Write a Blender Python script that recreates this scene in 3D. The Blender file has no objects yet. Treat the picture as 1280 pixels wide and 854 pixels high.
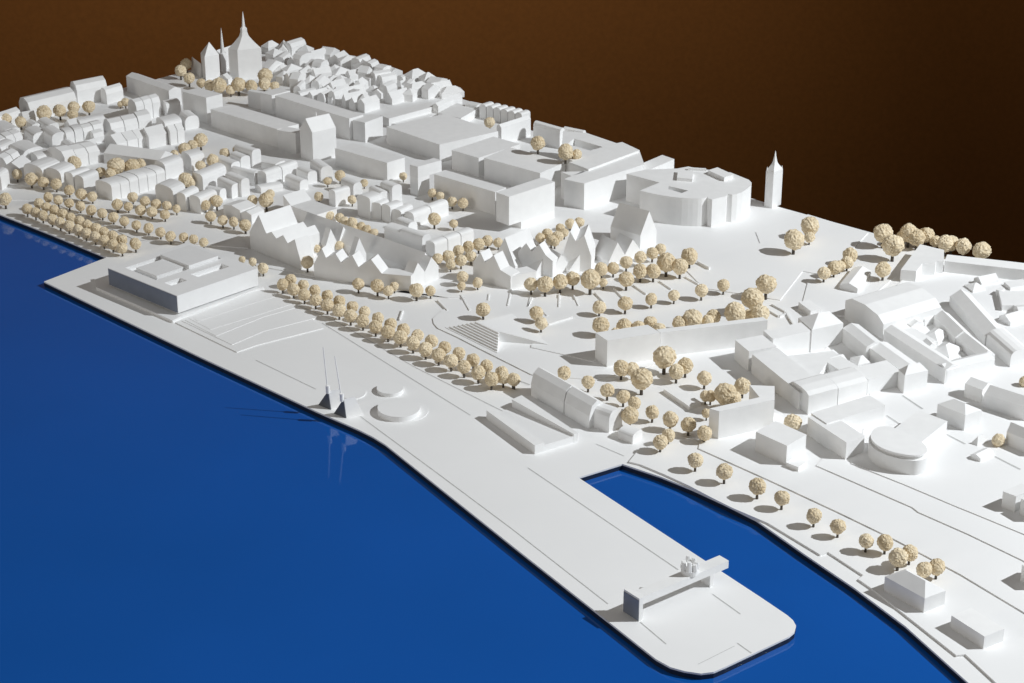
import bpy, bmesh, math, random
from mathutils import Vector, Matrix, noise
from mathutils.geometry import tessellate_polygon
random.seed(7)
sc = bpy.context.scene
COL = sc.collection

# ------------------------------------------------------------------ camera
FPX, HOR, CH = 2560.0, -720.0, 1.2          # focal length in photo pixels, horizon row, camera height (m)
TH = math.atan((427 - HOR) / FPX)
CT, ST = math.cos(TH), math.sin(TH)
cam = bpy.data.cameras.new('camera'); camo = bpy.data.objects.new('camera', cam); COL.objects.link(camo)
camo.location = (0, 0, CH); camo.rotation_euler = (math.pi / 2 - TH, 0, 0)
cam.sensor_fit = 'HORIZONTAL'; cam.sensor_width = 36; cam.lens = 36 * FPX / 1280
cam.clip_start = 0.05; cam.clip_end = 100
cam.dof.use_dof = True; cam.dof.focus_distance = 2.55; cam.dof.aperture_fstop = 45
sc.camera = camo

# ------------------------------------------------------------------ light
sc.view_settings.view_transform = 'Standard'; sc.view_settings.look = 'None'
sc.view_settings.exposure = 0; sc.view_settings.gamma = 1
w = bpy.data.worlds.new('World'); sc.world = w; w.use_nodes = True
w.node_tree.nodes['Background'].inputs[0].default_value = (1.0, 0.97, 0.92, 1)
w.node_tree.nodes['Background'].inputs[1].default_value = 0.07

def aim(o, tgt):
    o.rotation_euler = (Vector(tgt) - o.location).to_track_quat('-Z', 'Y').to_euler()
ld = bpy.data.lights.new('key_lamp', 'SPOT'); lo = bpy.data.objects.new('key_lamp', ld); COL.objects.link(lo)
lo.location = (3.45, 2.0, 2.72); ld.energy = 775; ld.color = (0.93, 0.97, 1.0); ld.shadow_soft_size = 0.02
ld.spot_size = math.radians(68); ld.spot_blend = 0.55
aim(lo, (-0.1, 2.55, 0))
fd = bpy.data.lights.new('overhead_fill', 'AREA'); fo = bpy.data.objects.new('overhead_fill', fd); COL.objects.link(fo)
fo.location = (0.5, 2.3, 2.9); fd.energy = 11; fd.size = 2.6; fd.color = (1.0, 0.975, 0.94)  # added soft fill from above, lifts ground shadows and roofs
aim(fo, (-0.1, 2.7, 0.0))
rd = bpy.data.lights.new('front_fill', 'AREA'); ro = bpy.data.objects.new('front_fill', rd); COL.objects.link(ro)
ro.location = (-2.7, 0.5, 0.95); rd.energy = 20; rd.size = 1.3; rd.color = (1.0, 0.955, 0.89)  # added low fill that brightens the left-facing walls
aim(ro, (-0.1, 3.0, 0.05))
sc.cycles.diffuse_bounces = 8; sc.cycles.max_bounces = 12

# ------------------------------------------------------------------ pixel -> place
def at(px, py, z=0.0):
    x = (px - 640) / FPX; y = (427 - py) / FPX
    d = (x, CT + y * ST, -ST + y * CT)
    t = (z - CH) / d[2]
    return Vector((t * d[0], t * d[1], z))
def proj(p):
    X, Y, Z = p[0], p[1], p[2] - CH
    f = Y * CT - Z * ST; u = Y * ST + Z * CT
    return 640 + FPX * X / f, 427 - FPX * u / f
def on_plane(px, py, P0, n):
    x = (px - 640) / FPX; y = (427 - py) / FPX
    d = Vector((x, CT + y * ST, -ST + y * CT)); o = Vector((0, 0, CH))
    return o + d * ((P0 - o).dot(n) / d.dot(n))
def top_z(px, py, hp, base=0.0):
    lo_, hi_ = base, 0.6
    for _ in range(40):
        m = (lo_ + hi_) / 2
        q = at(px, py, m)
        if proj((q.x, q.y, base))[1] < py + hp: lo_ = m
        else: hi_ = m
    return lo_
def mpp(p): return (Vector(p) - Vector((0, 0, CH))).length / FPX      # metres per pixel there

T8 = {k: v for k, v in zip('abcdefghijklmnopqrstuvwxyz', [(0,80),(0,180),(120,80),(120,160),(220,10),(260,90),(240,170),
     (320,45),(440,70),(400,150),(400,210),(540,100),(540,190),(680,140),(760,180),(900,370),(1020,340),(1120,290),(1120,370),
     (1120,450),(960,420),(300,235),(400,260),(580,240),(700,240),(540,360)])}
T8['aa'] = (1120,540); T8['bb'] = (120,290)
TX = {'RQ': ((880,300), 3.1975), 'ZR': ((560,220), 3.99), 'F5': ((500,80), 3.99)}
T4 = {'A1':(0,0),'A2':(320,0),'A3':(640,60),'A4':(0,160),'A5':(320,160),'A6':(640,240),'A7':(960,240),
      'B1':(320,374),'B2':(640,420),'B3':(960,420),'B4':(640,640),'B5':(960,640),'B6':(0,280)}
def px(tile, x, y):
    if tile in T8: o, s = T8[tile], 7.98
    elif tile in T4: o, s = T4[tile], 3.99
    elif tile in TX: o, s = TX[tile]
    else: o, s = (0, 0), 1
    return (o[0] + x / s, o[1] + y / s)
def pts(tile, text):
    out = []
    for w_ in text.split():
        t = tile
        if ':' in w_: t, w_ = w_.split(':')
        a, b = w_.split(','); out.append(px(t, float(a), float(b)))
    return out

# ------------------------------------------------------------------ materials
def new_mat(name):
    m = bpy.data.materials.new(name); m.use_nodes = True
    nt = m.node_tree; return m, nt, nt.nodes['Principled BSDF']
def card(name, col, rough=0.75, var=0.05, scale=60, bump=0.05, spec=0.25, rnd=True):
    m, nt, b = new_mat(name)
    tc = nt.nodes.new('ShaderNodeTexCoord'); nz = nt.nodes.new('ShaderNodeTexNoise')
    nz.inputs['Scale'].default_value = scale; nz.inputs['Detail'].default_value = 5
    nt.links.new(tc.outputs['Object'], nz.inputs['Vector'])
    ramp = nt.nodes.new('ShaderNodeMapRange')
    ramp.inputs['To Min'].default_value = 1 - var; ramp.inputs['To Max'].default_value = 1.0
    ramp.inputs['From Min'].default_value = 0.3; ramp.inputs['From Max'].default_value = 0.7
    nt.links.new(nz.outputs['Fac'], ramp.inputs['Value'])
    val = ramp.outputs['Result']
    if rnd:
        oi = nt.nodes.new('ShaderNodeObjectInfo'); r2 = nt.nodes.new('ShaderNodeMapRange')
        r2.inputs['To Min'].default_value = 0.94; r2.inputs['To Max'].default_value = 1.02
        nt.links.new(oi.outputs['Random'], r2.inputs['Value'])
        mu = nt.nodes.new('ShaderNodeMath'); mu.operation = 'MULTIPLY'
        nt.links.new(val, mu.inputs[0]); nt.links.new(r2.outputs['Result'], mu.inputs[1]); val = mu.outputs[0]
    mx = nt.nodes.new('ShaderNodeVectorMath'); mx.operation = 'SCALE'; mx.inputs[0].default_value = col
    nt.links.new(val, mx.inputs['Scale']); nt.links.new(mx.outputs['Vector'], b.inputs['Base Color'])
    b.inputs['Roughness'].default_value = rough; b.inputs['Specular IOR Level'].default_value = spec
    if bump:
        n2 = nt.nodes.new('ShaderNodeTexNoise'); n2.inputs['Scale'].default_value = 900; n2.inputs['Detail'].default_value = 3
        nt.links.new(tc.outputs['Object'], n2.inputs['Vector'])
        bp = nt.nodes.new('ShaderNodeBump'); bp.inputs['Strength'].default_value = bump; bp.inputs['Distance'].default_value = 0.0006
        nt.links.new(n2.outputs['Fac'], bp.inputs['Height']); nt.links.new(bp.outputs['Normal'], b.inputs['Normal'])
    return m
M_GROUND = card('white_board', (0.86, 0.86, 0.858), 0.6, 0.03, 9, 0.04, 0.3, False)
M_SHEET = card('white_sheet', (0.87, 0.87, 0.868), 0.6, 0.03, 9, 0.04, 0.3, False)
M_WALL = card('white_card_wall', (0.9, 0.898, 0.892), 0.7)
M_ROOF = card('white_card_roof', (0.9, 0.898, 0.892), 0.7)
M_MUS = card('museum_white', (0.86, 0.86, 0.86), 0.55, 0.03)
M_LINE = card('scored_or_shade_line', (0.66, 0.66, 0.65), 0.8, 0.2, 200, 0, 0.2, False)
M_SLATE_SHADE = card('slate_blue_shade', (0.19, 0.215, 0.27), 0.35, 0.12, 60, 0, 0.4, False)  # shade of the water-facing sides painted as a dark blue-grey
M_DARK = card('dark_grey_plastic', (0.10, 0.11, 0.13), 0.45, 0.1, 200, 0, 0.4)
M_TRUNK = card('brown_trunk', (0.10, 0.085, 0.07), 0.8, 0.3, 300, 0)
M_EDGE_SHADE = card('navy_edge_shade', (0.012, 0.022, 0.05), 0.5, 0.1, 40, 0, 0.3, False)  # navy stands in for the ledge's shadow and dark reflection by the water
M_BACK = card('brown_cardboard', (0.235, 0.084, 0.017), 0.85, 0.13, 90, 0.10, 0.15, False)
# water: glossy blue acrylic
m, nt, b = new_mat('blue_acrylic'); M_WATER = m
tc = nt.nodes.new('ShaderNodeTexCoord'); nz = nt.nodes.new('ShaderNodeTexNoise'); nz.inputs['Scale'].default_value = 2.2; nz.inputs['Detail'].default_value = 6
nt.links.new(tc.outputs['Object'], nz.inputs['Vector'])
cr = nt.nodes.new('ShaderNodeValToRGB'); cr.color_ramp.elements[0].position = .35; cr.color_ramp.elements[1].position = .65
cr.color_ramp.elements[0].color = (0.006, 0.086, 0.36, 1); cr.color_ramp.elements[1].color = (0.007, 0.092, 0.39, 1)
nt.links.new(nz.outputs['Fac'], cr.inputs['Fac']); nt.links.new(cr.outputs['Color'], b.inputs['Base Color'])
b.inputs['Roughness'].default_value = 0.06; b.inputs['IOR'].default_value = 1.4
# foam crumb tree crowns
m, nt, b = new_mat('tan_foam_crumbs'); M_CROWN = m
tc = nt.nodes.new('ShaderNodeTexCoord'); vz = nt.nodes.new('ShaderNodeTexVoronoi'); vz.inputs['Scale'].default_value = 4.5
nt.links.new(tc.outputs['Object'], vz.inputs['Vector'])
cr = nt.nodes.new('ShaderNodeValToRGB')
cr.color_ramp.elements[0].color = (0.58, 0.46, 0.29, 1); cr.color_ramp.elements[1].color = (0.85, 0.745, 0.56, 1)
oi = nt.nodes.new('ShaderNodeObjectInfo'); sep = nt.nodes.new('ShaderNodeSeparateColor')
nt.links.new(vz.outputs['Color'], sep.inputs['Color'])
ad = nt.nodes.new('ShaderNodeMath'); ad.operation = 'MULTIPLY_ADD'; ad.inputs[1].default_value = 0.65
rr = nt.nodes.new('ShaderNodeMath'); rr.operation = 'MULTIPLY'; rr.inputs[1].default_value = 0.35
nt.links.new(oi.outputs['Random'], rr.inputs[0]); nt.links.new(sep.outputs['Red'], ad.inputs[0]); nt.links.new(rr.outputs[0], ad.inputs[2])
nt.links.new(ad.outputs[0], cr.inputs['Fac']); nt.links.new(cr.outputs['Color'], b.inputs['Base Color'])
b.inputs['Roughness'].default_value = 0.9; b.inputs['Specular IOR Level'].default_value = 0.1

# ------------------------------------------------------------------ object helpers
def mesh_obj(name, verts, faces, mat, parent=None, org=None, smooth=False):
    me = bpy.data.meshes.new(name)
    o_ = org if org is not None else Vector((0, 0, 0))
    me.from_pydata([tuple(Vector(v) - o_) for v in verts], [], faces)
    bm = bmesh.new(); bm.from_mesh(me); bmesh.ops.recalc_face_normals(bm, faces=bm.faces); bm.to_mesh(me); bm.free()
    me.materials.append(mat)
    if smooth:
        for p in me.polygons: p.use_smooth = True
    o = bpy.data.objects.new(name, me); COL.objects.link(o)
    if parent: o.parent = parent
    elif org is not None: o.location = org
    return o
def thing(name, label, cat, loc, group=None):
    o = bpy.data.objects.new(name, None); COL.objects.link(o)
    o.location = loc; o.empty_display_size = 0.01
    if label: o['label'] = label
    o['category'] = cat
    if group: o['group'] = group
    return o
def tag(o, label, cat, group=None):
    o['label'] = label; o['category'] = cat
    if group: o['group'] = group
    return o
def structure(o): o['kind'] = 'structure'; return o
CL = {}
def cluster(key, o, x): CL.setdefault(key, []).append((x, o))
ORD = ['first','second','third','fourth','fifth','sixth','seventh','eighth','ninth','tenth','eleventh','twelfth','thirteenth',
       'fourteenth','fifteenth','sixteenth','seventeenth','eighteenth','nineteenth','twentieth']
def ordn(i): return ORD[i] if i < 20 else 'twenty-' + ORD[i - 20]

def prism_geo(poly, z0, z1, holes=(), bottom=False):
    """walls (verts, faces) and cap (verts, faces) of an upright prism with courtyards"""
    wv, wf, n = [], [], 0
    for loop in [poly] + list(holes):
        k = len(loop)
        for p in loop: wv.append((p[0], p[1], z0))
        for p in loop: wv.append((p[0], p[1], z1))
        for i in range(k):
            j = (i + 1) % k; wf.append((n + i, n + j, n + k + j, n + k + i))
        n += 2 * k
    loops = [[Vector((p[0], p[1], 0)) for p in l] for l in [poly] + list(holes)]
    tris = tessellate_polygon(loops)
    flat = [p for l in loops for p in l]
    cv = [(p.x, p.y, z1) for p in flat]; cf = [tuple(t) for t in tris]
    if bottom:
        m0 = len(wv); wv += [(p.x, p.y, z0) for p in flat]; wf += [tuple(m0 + i for i in t) for t in tris]
    return wv, wf, cv, cf
def sheet(name, poly_px, z0, z1, mat, holes=()):
    poly = [at(x, y, z1) for x, y in poly_px]
    wv, wf, cv, cf = prism_geo(poly, z0, z1, [[at(x, y, z1) for x, y in h] for h in holes])
    n = len(wv)
    return structure(mesh_obj(name, wv + cv, wf + [tuple(n + i for i in f) for f in cf], mat))

def prism(label, tile, outline, hp, key=None, holes=(), name='building', cat='building', group=None, bi=0, base=0.0, parent=None, mats=None, z=None, z0=None):
    pp = pts(tile, outline)
    if z is None: z = top_z(pp[bi][0], pp[bi][1], hp, base)
    poly = [at(x, y, z) for x, y in pp]
    hl = [[at(x, y, z) for x, y in pts(tile, h)] for h in holes]
    cen = sum(poly, Vector()) / len(poly); cen.z = base
    t = parent or thing(name, label, cat, cen, group)
    org = t.location.copy()
    wv, wf, cv, cf = prism_geo(poly, base if z0 is None else z0, z, hl, z0 is not None)
    mw, mr = mats or (M_WALL, M_ROOF)
    mesh_obj('wall', wv, wf, mw, t, org); mesh_obj('roof', cv, cf, mr, t, org)
    if key: cluster(key, t, proj(cen)[0])
    return t, z, poly

def rectify(a, b, c):
    u, v = a - b, c - b
    if u.length < 1e-6 or v.length < 1e-6: return a, b, c
    ang = math.degrees(u.angle(v))
    if abs(ang - 90) < 9: return a, b, c
    if u.length >= v.length:
        n = u.normalized(); v2 = v - n * v.dot(n)
        lim = 9 if ang > 90 else -9
        v2 = v2 - n * v2.length * math.tan(math.radians(lim)); return a, b, b + v2
    n = v.normalized(); u2 = u - n * u.dot(n)
    lim = 9 if ang > 90 else -9
    u2 = u2 - n * u2.length * math.tan(math.radians(lim)); return b + u2, b, c

def box_geo(a, b, c, d, z0, z, roof, axis, r):
    """walls and roof of a four-cornered house; ridge parallel to a-b for 'L', to b-c for 'R'"""
    if axis == 'R': q = [a, b, c, d]        # ends a-b and d-c
    else: q = [b, c, d, a]                  # ends b-c and a-d
    p0, p1, p2, p3 = [Vector((v.x, v.y, 0)) for v in q]
    V = lambda p, h: (p.x, p.y, h)
    wv = [V(p, z0) for p in (p0, p1, p2, p3)] + [V(p, z) for p in (p0, p1, p2, p3)]
    wf = [(0,1,5,4),(1,2,6,5),(2,3,7,6),(3,0,4,7)]
    if roof == 'flat' or r <= 0:
        return wv, wf, [V(p, z) for p in (p0, p1, p2, p3)], [(0,1,2,3)]
    if roof == 'hip':
        le = (p2 - p1).length; wi = (p1 - p0).length
        f = min(0.49, 0.5 * wi / le) if le > 0 else .49
        m0 = (p0 + p1) / 2; m1 = (p3 + p2) / 2
        k0 = m0.lerp(m1, f); k1 = m0.lerp(m1, 1 - f)
        rv = [V(p, z) for p in (p0, p1, p2, p3)] + [V(k0, z + r), V(k1, z + r)]
        return wv, wf, rv, [(0,1,4),(1,2,5,4),(2,3,5),(3,0,4,5)]
    if roof == 'gable': prof = [(0, 0), (.5, 1), (1, 0)]
    elif roof == 'mansard': prof = [(0, 0), (.16, .72), (.5, 1), (.84, .72), (1, 0)]
    else:
        prof = []
        for i in range(9):
            th = math.pi * i / 8
            cx, sy = math.cos(th), math.sin(th)
            prof.append((.5 - .5 * math.copysign(abs(cx) ** .75, cx), abs(sy) ** .75))
    n = len(prof); rv, rf = [], []
    for s, h in prof: rv.append(V(p0.lerp(p1, s), z + r * h))
    for s, h in prof: rv.append(V(p3.lerp(p2, s), z + r * h))
    for i in range(n - 1): rf.append((i, i + 1, n + i + 1, n + i))
    m0 = len(wv); wv = wv + rv
    wf = wf + [tuple(range(m0, m0 + n)), tuple(range(m0 + n, m0 + 2 * n))]
    return wv, wf, rv, rf

def block(label, tile, abc, hp, roof='flat', axis='R', rise=0, key=None, name='building', cat='building', group=None, n=1, along='R',
          base=0.0, gap=0.0008, jit=0.0, desc=None, mats=None, parent=None, z0=None, free=False):
    """A left, B front and C right corner of the eaves in photo pixels; hp = wall height in pixels below B"""
    P_ = pts(tile, abc)
    z = top_z(P_[1][0], P_[1][1], hp, base)
    a, b, c = [at(x, y, z) for x, y in P_[:3]]
    if len(P_) > 3: d = at(P_[3][0], P_[3][1], z)
    else:
        if not free: a, b, c = rectify(a, b, c)
        d = a + c - b
    out = []
    for i in range(n):
        if n == 1: aa_, bb_, cc_, dd_ = a, b, c, d
        else:
            s0, s1 = i / n, (i + 1) / n
            if along == 'R':
                le = (c - b).length; g = gap / le
                aa_, bb_, cc_, dd_ = a.lerp(d, s0 + g), b.lerp(c, s0 + g), b.lerp(c, s1 - g), a.lerp(d, s1 - g)
            else:
                le = (a - b).length; g = gap / le
                aa_, bb_, cc_, dd_ = a.lerp(b, s0 + g), a.lerp(b, s1 - g), d.lerp(c, s1 - g), d.lerp(c, s0 + g)
        zz = z * (1 + random.uniform(-jit, jit))
        cen = (aa_ + bb_ + cc_ + dd_) / 4; cen.z = base
        r = rise * mpp(cen) / 0.91 * (1 + random.uniform(-jit, jit))
        t = parent or thing(name, label, cat, cen, group)
        org = t.location.copy()
        wv, wf, rv, rf = box_geo(aa_, bb_, cc_, dd_, base if z0 is None else z0, zz, roof, axis, r)
        if z0 is not None: wf = wf + [(0, 1, 2, 3)]
        mw, mr = mats or (M_WALL, M_ROOF)
        mesh_obj('wall', wv, wf, mw, t, org)
        mesh_obj('roof', rv, rf, mr, t, org, False)
        if key: cluster(key, t, proj(cen)[0])
        out.append(t)
    return out, z, (a, b, c, d)

def profile(label, tile, base2, prof, depth_px, key=None, name='building', cat='building', parent=None, di=0):
    """a wall drawn on the upright plane over base2, pushed back along the ridge direction"""
    A0, B0 = [at(*p) for p in pts(tile, base2)]
    n = (B0 - A0).cross(Vector((0, 0, 1))).normalized()
    P_ = pts(tile, prof); W = [on_plane(x, y, A0, n) for x, y in P_]
    q = pts(tile, depth_px)[0]
    dv = at(q[0], q[1], W[di].z) - W[di]; dv.z = 0
    dv = -n * abs(dv.dot(n)) if dv.dot(n) < 0 else n * abs(dv.dot(n))
    k = len(W)
    front = [Vector((A0.x, A0.y, 0))] + W + [Vector((B0.x, B0.y, 0))]
    front[0] = Vector((W[0].x, W[0].y, 0)); front[-1] = Vector((W[-1].x, W[-1].y, 0))
    back = [p + dv for p in front]
    cen = (front[0] + front[-1] + back[0] + back[-1]) / 4
    t = parent or thing(name, label, cat, cen)
    org = t.location.copy(); m_ = len(front)
    wv = front + back
    wf = [tuple(range(m_)), tuple(range(m_, 2 * m_)), (0, 1, m_ + 1, m_), (m_ - 2, m_ - 1, 2 * m_ - 1, 2 * m_ - 2)]
    rv = W + [p + dv for p in W]; rf = [(i, i + 1, k + i + 1, k + i) for i in range(k - 1)]
    mesh_obj('wall', wv, wf, M_WALL, t, org); mesh_obj('roof', rv, rf, M_ROOF, t, org)
    if key: cluster(key, t, proj(cen)[0])
    return t

# ================================================================== the setting
Z_W = -0.008
def plane(name, x0, x1, y0, y1, z, mat):
    return structure(mesh_obj(name, [(x0,y0,z),(x1,y0,z),(x1,y1,z),(x0,y1,z)], [(0,1,2,3)], mat))
shore = [(-90,232),(0,268),(66,294),(133,322),(55,352),(250,446),(395,514),(448,537),(466,546),(482,556),(640,682),(820,824),(838,834),
         (856,839),(876,842),(892,840),(906,834),(986,796),(993,790),(995,782),(991,775),(984,769),(950,746),(723,597),(778,580),
         (826,596),(866,612),(905,630),(945,650),(1006,693),(1068,735),(1132,783),(1212,855),(1300,940)]
rim = [(1420,940),(1420,386),(1280,346),(1090,291),(978,260),(840,217),(664,163),(588,127),(350,56),(218,93),(0,152),(-90,178)]
def tray():
    # the blue water board: everything in front of the town, with a rim under the town
    c = [at(-90,178), at(350,58), at(1420,386)]
    return c
wp = [at(-140,60), at(350,40), at(1500,395), at(1500,1100), at(-140,1100)]
wv = [(-1.6, 1.2, Z_W), (1.6, 1.2, Z_W), (1.6, 2.85, Z_W)] + [(at(*p).x, at(*p).y, Z_W) for p in ((1420,400),(1280,360),(978,274),(580,144),(350,72),(218,107),(0,166),(-90,192))] + [(-1.6, 3.6, Z_W)]
structure(mesh_obj('water', wv, [tuple(range(len(wv)))], M_WATER))
sheet('ground', shore + rim, -0.0022, 0.0, M_GROUND)
qp = [at(x, y, 0) for x, y in shore + rim]
wv, wf, cv, cf = prism_geo(qp, Z_W - 0.012, -0.0024, [])
structure(mesh_obj('quay_wall', wv, wf, M_EDGE_SHADE))  # quay side coloured as dark as its shadow band
# cardboard backdrop, a tall sheet standing behind the model
bw = []
for i in range(25):
    x = -3.4 + i * 6.8 / 24
    bw.append((x, 4.95 + 0.012 * math.sin(x * 2.3) + 0.006 * math.sin(x * 7.1)))
bv = [(x, y, -1.7) for x, y in bw] + [(x, y, 2.6) for x, y in bw] + [(x, y + .012, -1.7) for x, y in bw] + [(x, y + .012, 2.6) for x, y in bw]
k = len(bw); bf = []
for i in range(k - 1):
    bf += [(i, i+1, k+i+1, k+i), (2*k+i, 2*k+i+1, 3*k+i+1, 3*k+i), (k+i, k+i+1, 3*k+i+1, 3*k+i), (i, i+1, 2*k+i+1, 2*k+i)]
structure(mesh_obj('backdrop', bv, bf, M_BACK, smooth=True))

# raised card sheets of streets and terraces (their left edges read as fine dark lines)
def strip_sheet(name, left, close, z0, z1): return sheet(name, left + close, z0, z1, M_SHEET)
Q = lambda t, s: pts(t, s)
S1 = 0.0024
sheet('quay_terrace', [(786,577)] + Q('B2','640,640 760,690 880,745 1000,808 1100,858') + Q('B5','0,55 260,212 300,200 475,315 450,335 515,380 700,525 940,715 985,710 1140,854') +
      [(1290,900),(1420,900),(1420,396),(1290,350),(1128,350),(960,500),(900,540),(800,560)], 0, S1, M_SHEET)
sheet('pavement', Q('B2','930,560 1277,715') + Q('B5','350,0 640,140 960,310 1277,500') + [(1420,850),(1420,398),(1290,352),(1134,352),(966,505),(880,530)], 0, S1 + .0016, M_SHEET)
sheet('pavement', Q('B3','240,645 720,854') + Q('B5','750,0 1000,110 1270,240') + [(1420,790),(1420,400),(1290,354),(1140,354),(1050,480),(1040,560)], 0, S1 + .0030, M_SHEET)
sheet('pavement', Q('B3','415,635 680,740 950,854') + Q('B5','1010,0 1277,110') + [(1420,730),(1420,402),(1290,356),(1146,356),(1090,480),(1075,560)], 0, S1 + .0042, M_SHEET)
sheet('plaza', [(541,398),(542,404),(547,410),(560,416),(571,421),(600,436),(628,450),(664,468),(745,475),(840,450),(760,380),(600,362),(552,388)], 0, .0014, M_SHEET)
sheet('plaza', [(664,431),(690,412),(745,396),(770,420),(742,452),(700,442),(664,434)], 0, .0026, M_SHEET)
sheet('street', Q('A5','0,665 300,735 700,815 900,800 1277,760') + [(640,372),(560,372),(430,352),(320,332)], 0, .0012, M_SHEET)
sheet('street', [(945,290),(1010,268),(1085,291),(1035,345),(960,330)], 0, .0013, M_SHEET)
sheet('street', [(850,330),(940,300),(1010,330),(975,375),(880,360)], 0, .0014, M_SHEET)
sheet('street', [(1010,352),(1080,330),(1120,345),(1060,395),(1000,390)], 0, .0015, M_SHEET)
sheet('street', [(0,250),(60,250),(170,300),(310,310),(300,295),(130,240),(0,232)], 0, .0012, M_SHEET)
# sloping lawn beside the museum, a stack of card layers
for i, s in enumerate(['219,403 296,440 322,431 404,410 350,366 318,362', '227,401 290,431 330,414 396,397 345,366 318,363',
                       '231,400 270,420 330,396 372,384 340,366 318,363', '236,398 263,412 322,394 365,380 338,366 318,363', '241,396 247,402 314,380 344,371 330,366 318,363']):
    sheet('lawn_terrace', pts('', s), 0, (.0014, .0020, .0025, .0029, .0032)[i], M_SHEET)

def line_strip(p, wdt=0.0005, name='paving_or_shade_line', z=.0004):
    P_ = [at(*q) for q in p]; vs, fs = [], []
    for i in range(len(P_) - 1):
        d = (P_[i+1] - P_[i]); nn = Vector((-d.y, d.x, 0)).normalized() * wdt
        k = len(vs)
        for q in (P_[i] - nn, P_[i+1] - nn, P_[i+1] + nn, P_[i] + nn): vs.append((q.x, q.y, z))
        fs.append((k, k+1, k+2, k+3))
    return structure(mesh_obj(name, vs, fs, M_LINE))
for s in ['660,585 848,712.5', 'B4:1000,410 B4:1140,510', 'B4:640,550 B4:770,660', 'B1:0,305 B1:300,450', 'B1:520,585 B1:900,865',
          'B1:330,120 B1:1070,580', 'B1:900,865 B4:0,85', 'B4:0,85 B4:480,460', 'B2:420,540 B2:560,600', 'B4:1125,655 B4:1195,705', 'B4:930,760 B4:1110,670']:
    line_strip(pts('', s))
line_strip([at_ for at_ in [(300,352),(420,402),(520,460),(640,520)]], .0005)
line_strip(Q('B2','0,145 110,200'), .0011); line_strip(Q('B2','0,210 90,245'), .0012)
for s in ['590,420 700,492', '670,320 770,387', '890,515 982,562', '1130,625 1257,690']:
    line_strip(Q('B3', s), .0012, 'paving_or_shade_line', S1 + .0046)  # grey strips paint the shaded edges of raised pavement

# ================================================================== large and special buildings
# --- museum on the quay
mus = thing('museum', 'large white square museum block with overhanging storey on the quay corner', 'museum', at(215, 365))
morg = mus.location.copy()
zt = top_z(221.3, 370, 27.5)
a, b, c = at(134.8, 335, zt), at(221.3, 370, zt), at(322, 335.5, zt); d = a + c - b
zb = 0.0075
def loc_uv(u, v): return a.lerp(b, u) + (d - a) * v        # u along the dark face, v away from the water
holes = [[loc_uv(.11,.12), loc_uv(.11,.93), loc_uv(.56,.93), loc_uv(.56,.12)], [loc_uv(.67,.13), loc_uv(.67,.32), loc_uv(.77,.32), loc_uv(.77,.13)],
         [loc_uv(.67,.45), loc_uv(.67,.84), loc_uv(.78,.84), loc_uv(.78,.45)]]
wv, wf, cv, cf = prism_geo([a, b, c, d], zb, zt, holes)
nb = len(wv); wv += [(p.x, p.y, zb + 0.02) for h in holes for p in h]
for i in range(3): wf.append(tuple(nb + 4 * i + j for j in range(4)))
nb = len(wv); wv += [(p.x, p.y, zb) for p in (a, b, c, d)]; wf.append((nb, nb+1, nb+2, nb+3))
mesh_obj('upper_storey', wv, wf, M_MUS, mus, morg)
fo_ = (b - a).cross(Vector((0, 0, 1))).normalized() * .0006
if fo_.dot(d - a) > 0: fo_ = -fo_
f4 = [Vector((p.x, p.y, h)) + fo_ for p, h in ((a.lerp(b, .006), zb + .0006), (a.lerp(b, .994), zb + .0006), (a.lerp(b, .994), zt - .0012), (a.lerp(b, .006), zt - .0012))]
mesh_obj('front_shade_sheet', f4 + [p - fo_ * .9 for p in f4], [(0,1,2,3),(4,5,6,7),(0,1,5,4),(1,2,6,5),(2,3,7,6),(3,0,4,7)], M_SLATE_SHADE, mus, morg); mesh_obj('roof', cv, cf, M_MUS, mus, morg)  # thin dark sheet carries the shade of the unlit front wall
p4 = [loc_uv(.12,.08), loc_uv(.9,.08), loc_uv(.9,.92), loc_uv(.12,.92)]
wv, wf, cv, cf = prism_geo(p4, 0, zb, []); mesh_obj('recessed_base', wv, wf, M_DARK, mus, morg)
for (u0, u1, v0, v1, h) in ((.20,.5,.18,.53,.0012), (.14,.555,.531,.9,.0052)):
    p4 = [loc_uv(u0,v0), loc_uv(u1,v0), loc_uv(u1,v1), loc_uv(u0,v1)]
    wv, wf, cv, cf = prism_geo(p4, zb + .02, zt + h, []); n_ = len(wv)
    mesh_obj('roof_box', wv + cv, wf + [tuple(n_ + i for i in f) for f in cf], M_MUS, mus, morg)
p4 = [loc_uv(-.18,-.32), loc_uv(1.03,-.32), loc_uv(1.03,1.02), loc_uv(-.1,1.02)]
poly = [at(*q) for q in [(120,362),(216,404),(226,399),(330,362),(240,330),(118,350)]]
wv, wf, cv, cf = prism_geo(poly, 0, .0042, []); n_ = len(wv)
structure(mesh_obj('museum_forecourt', wv + cv, wf + [tuple(n_ + i for i in f) for f in cf], M_SHEET))
poly = [at(*q) for q in [(137,357),(221,396),(226,399),(324,361),(240,326)]]

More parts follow.
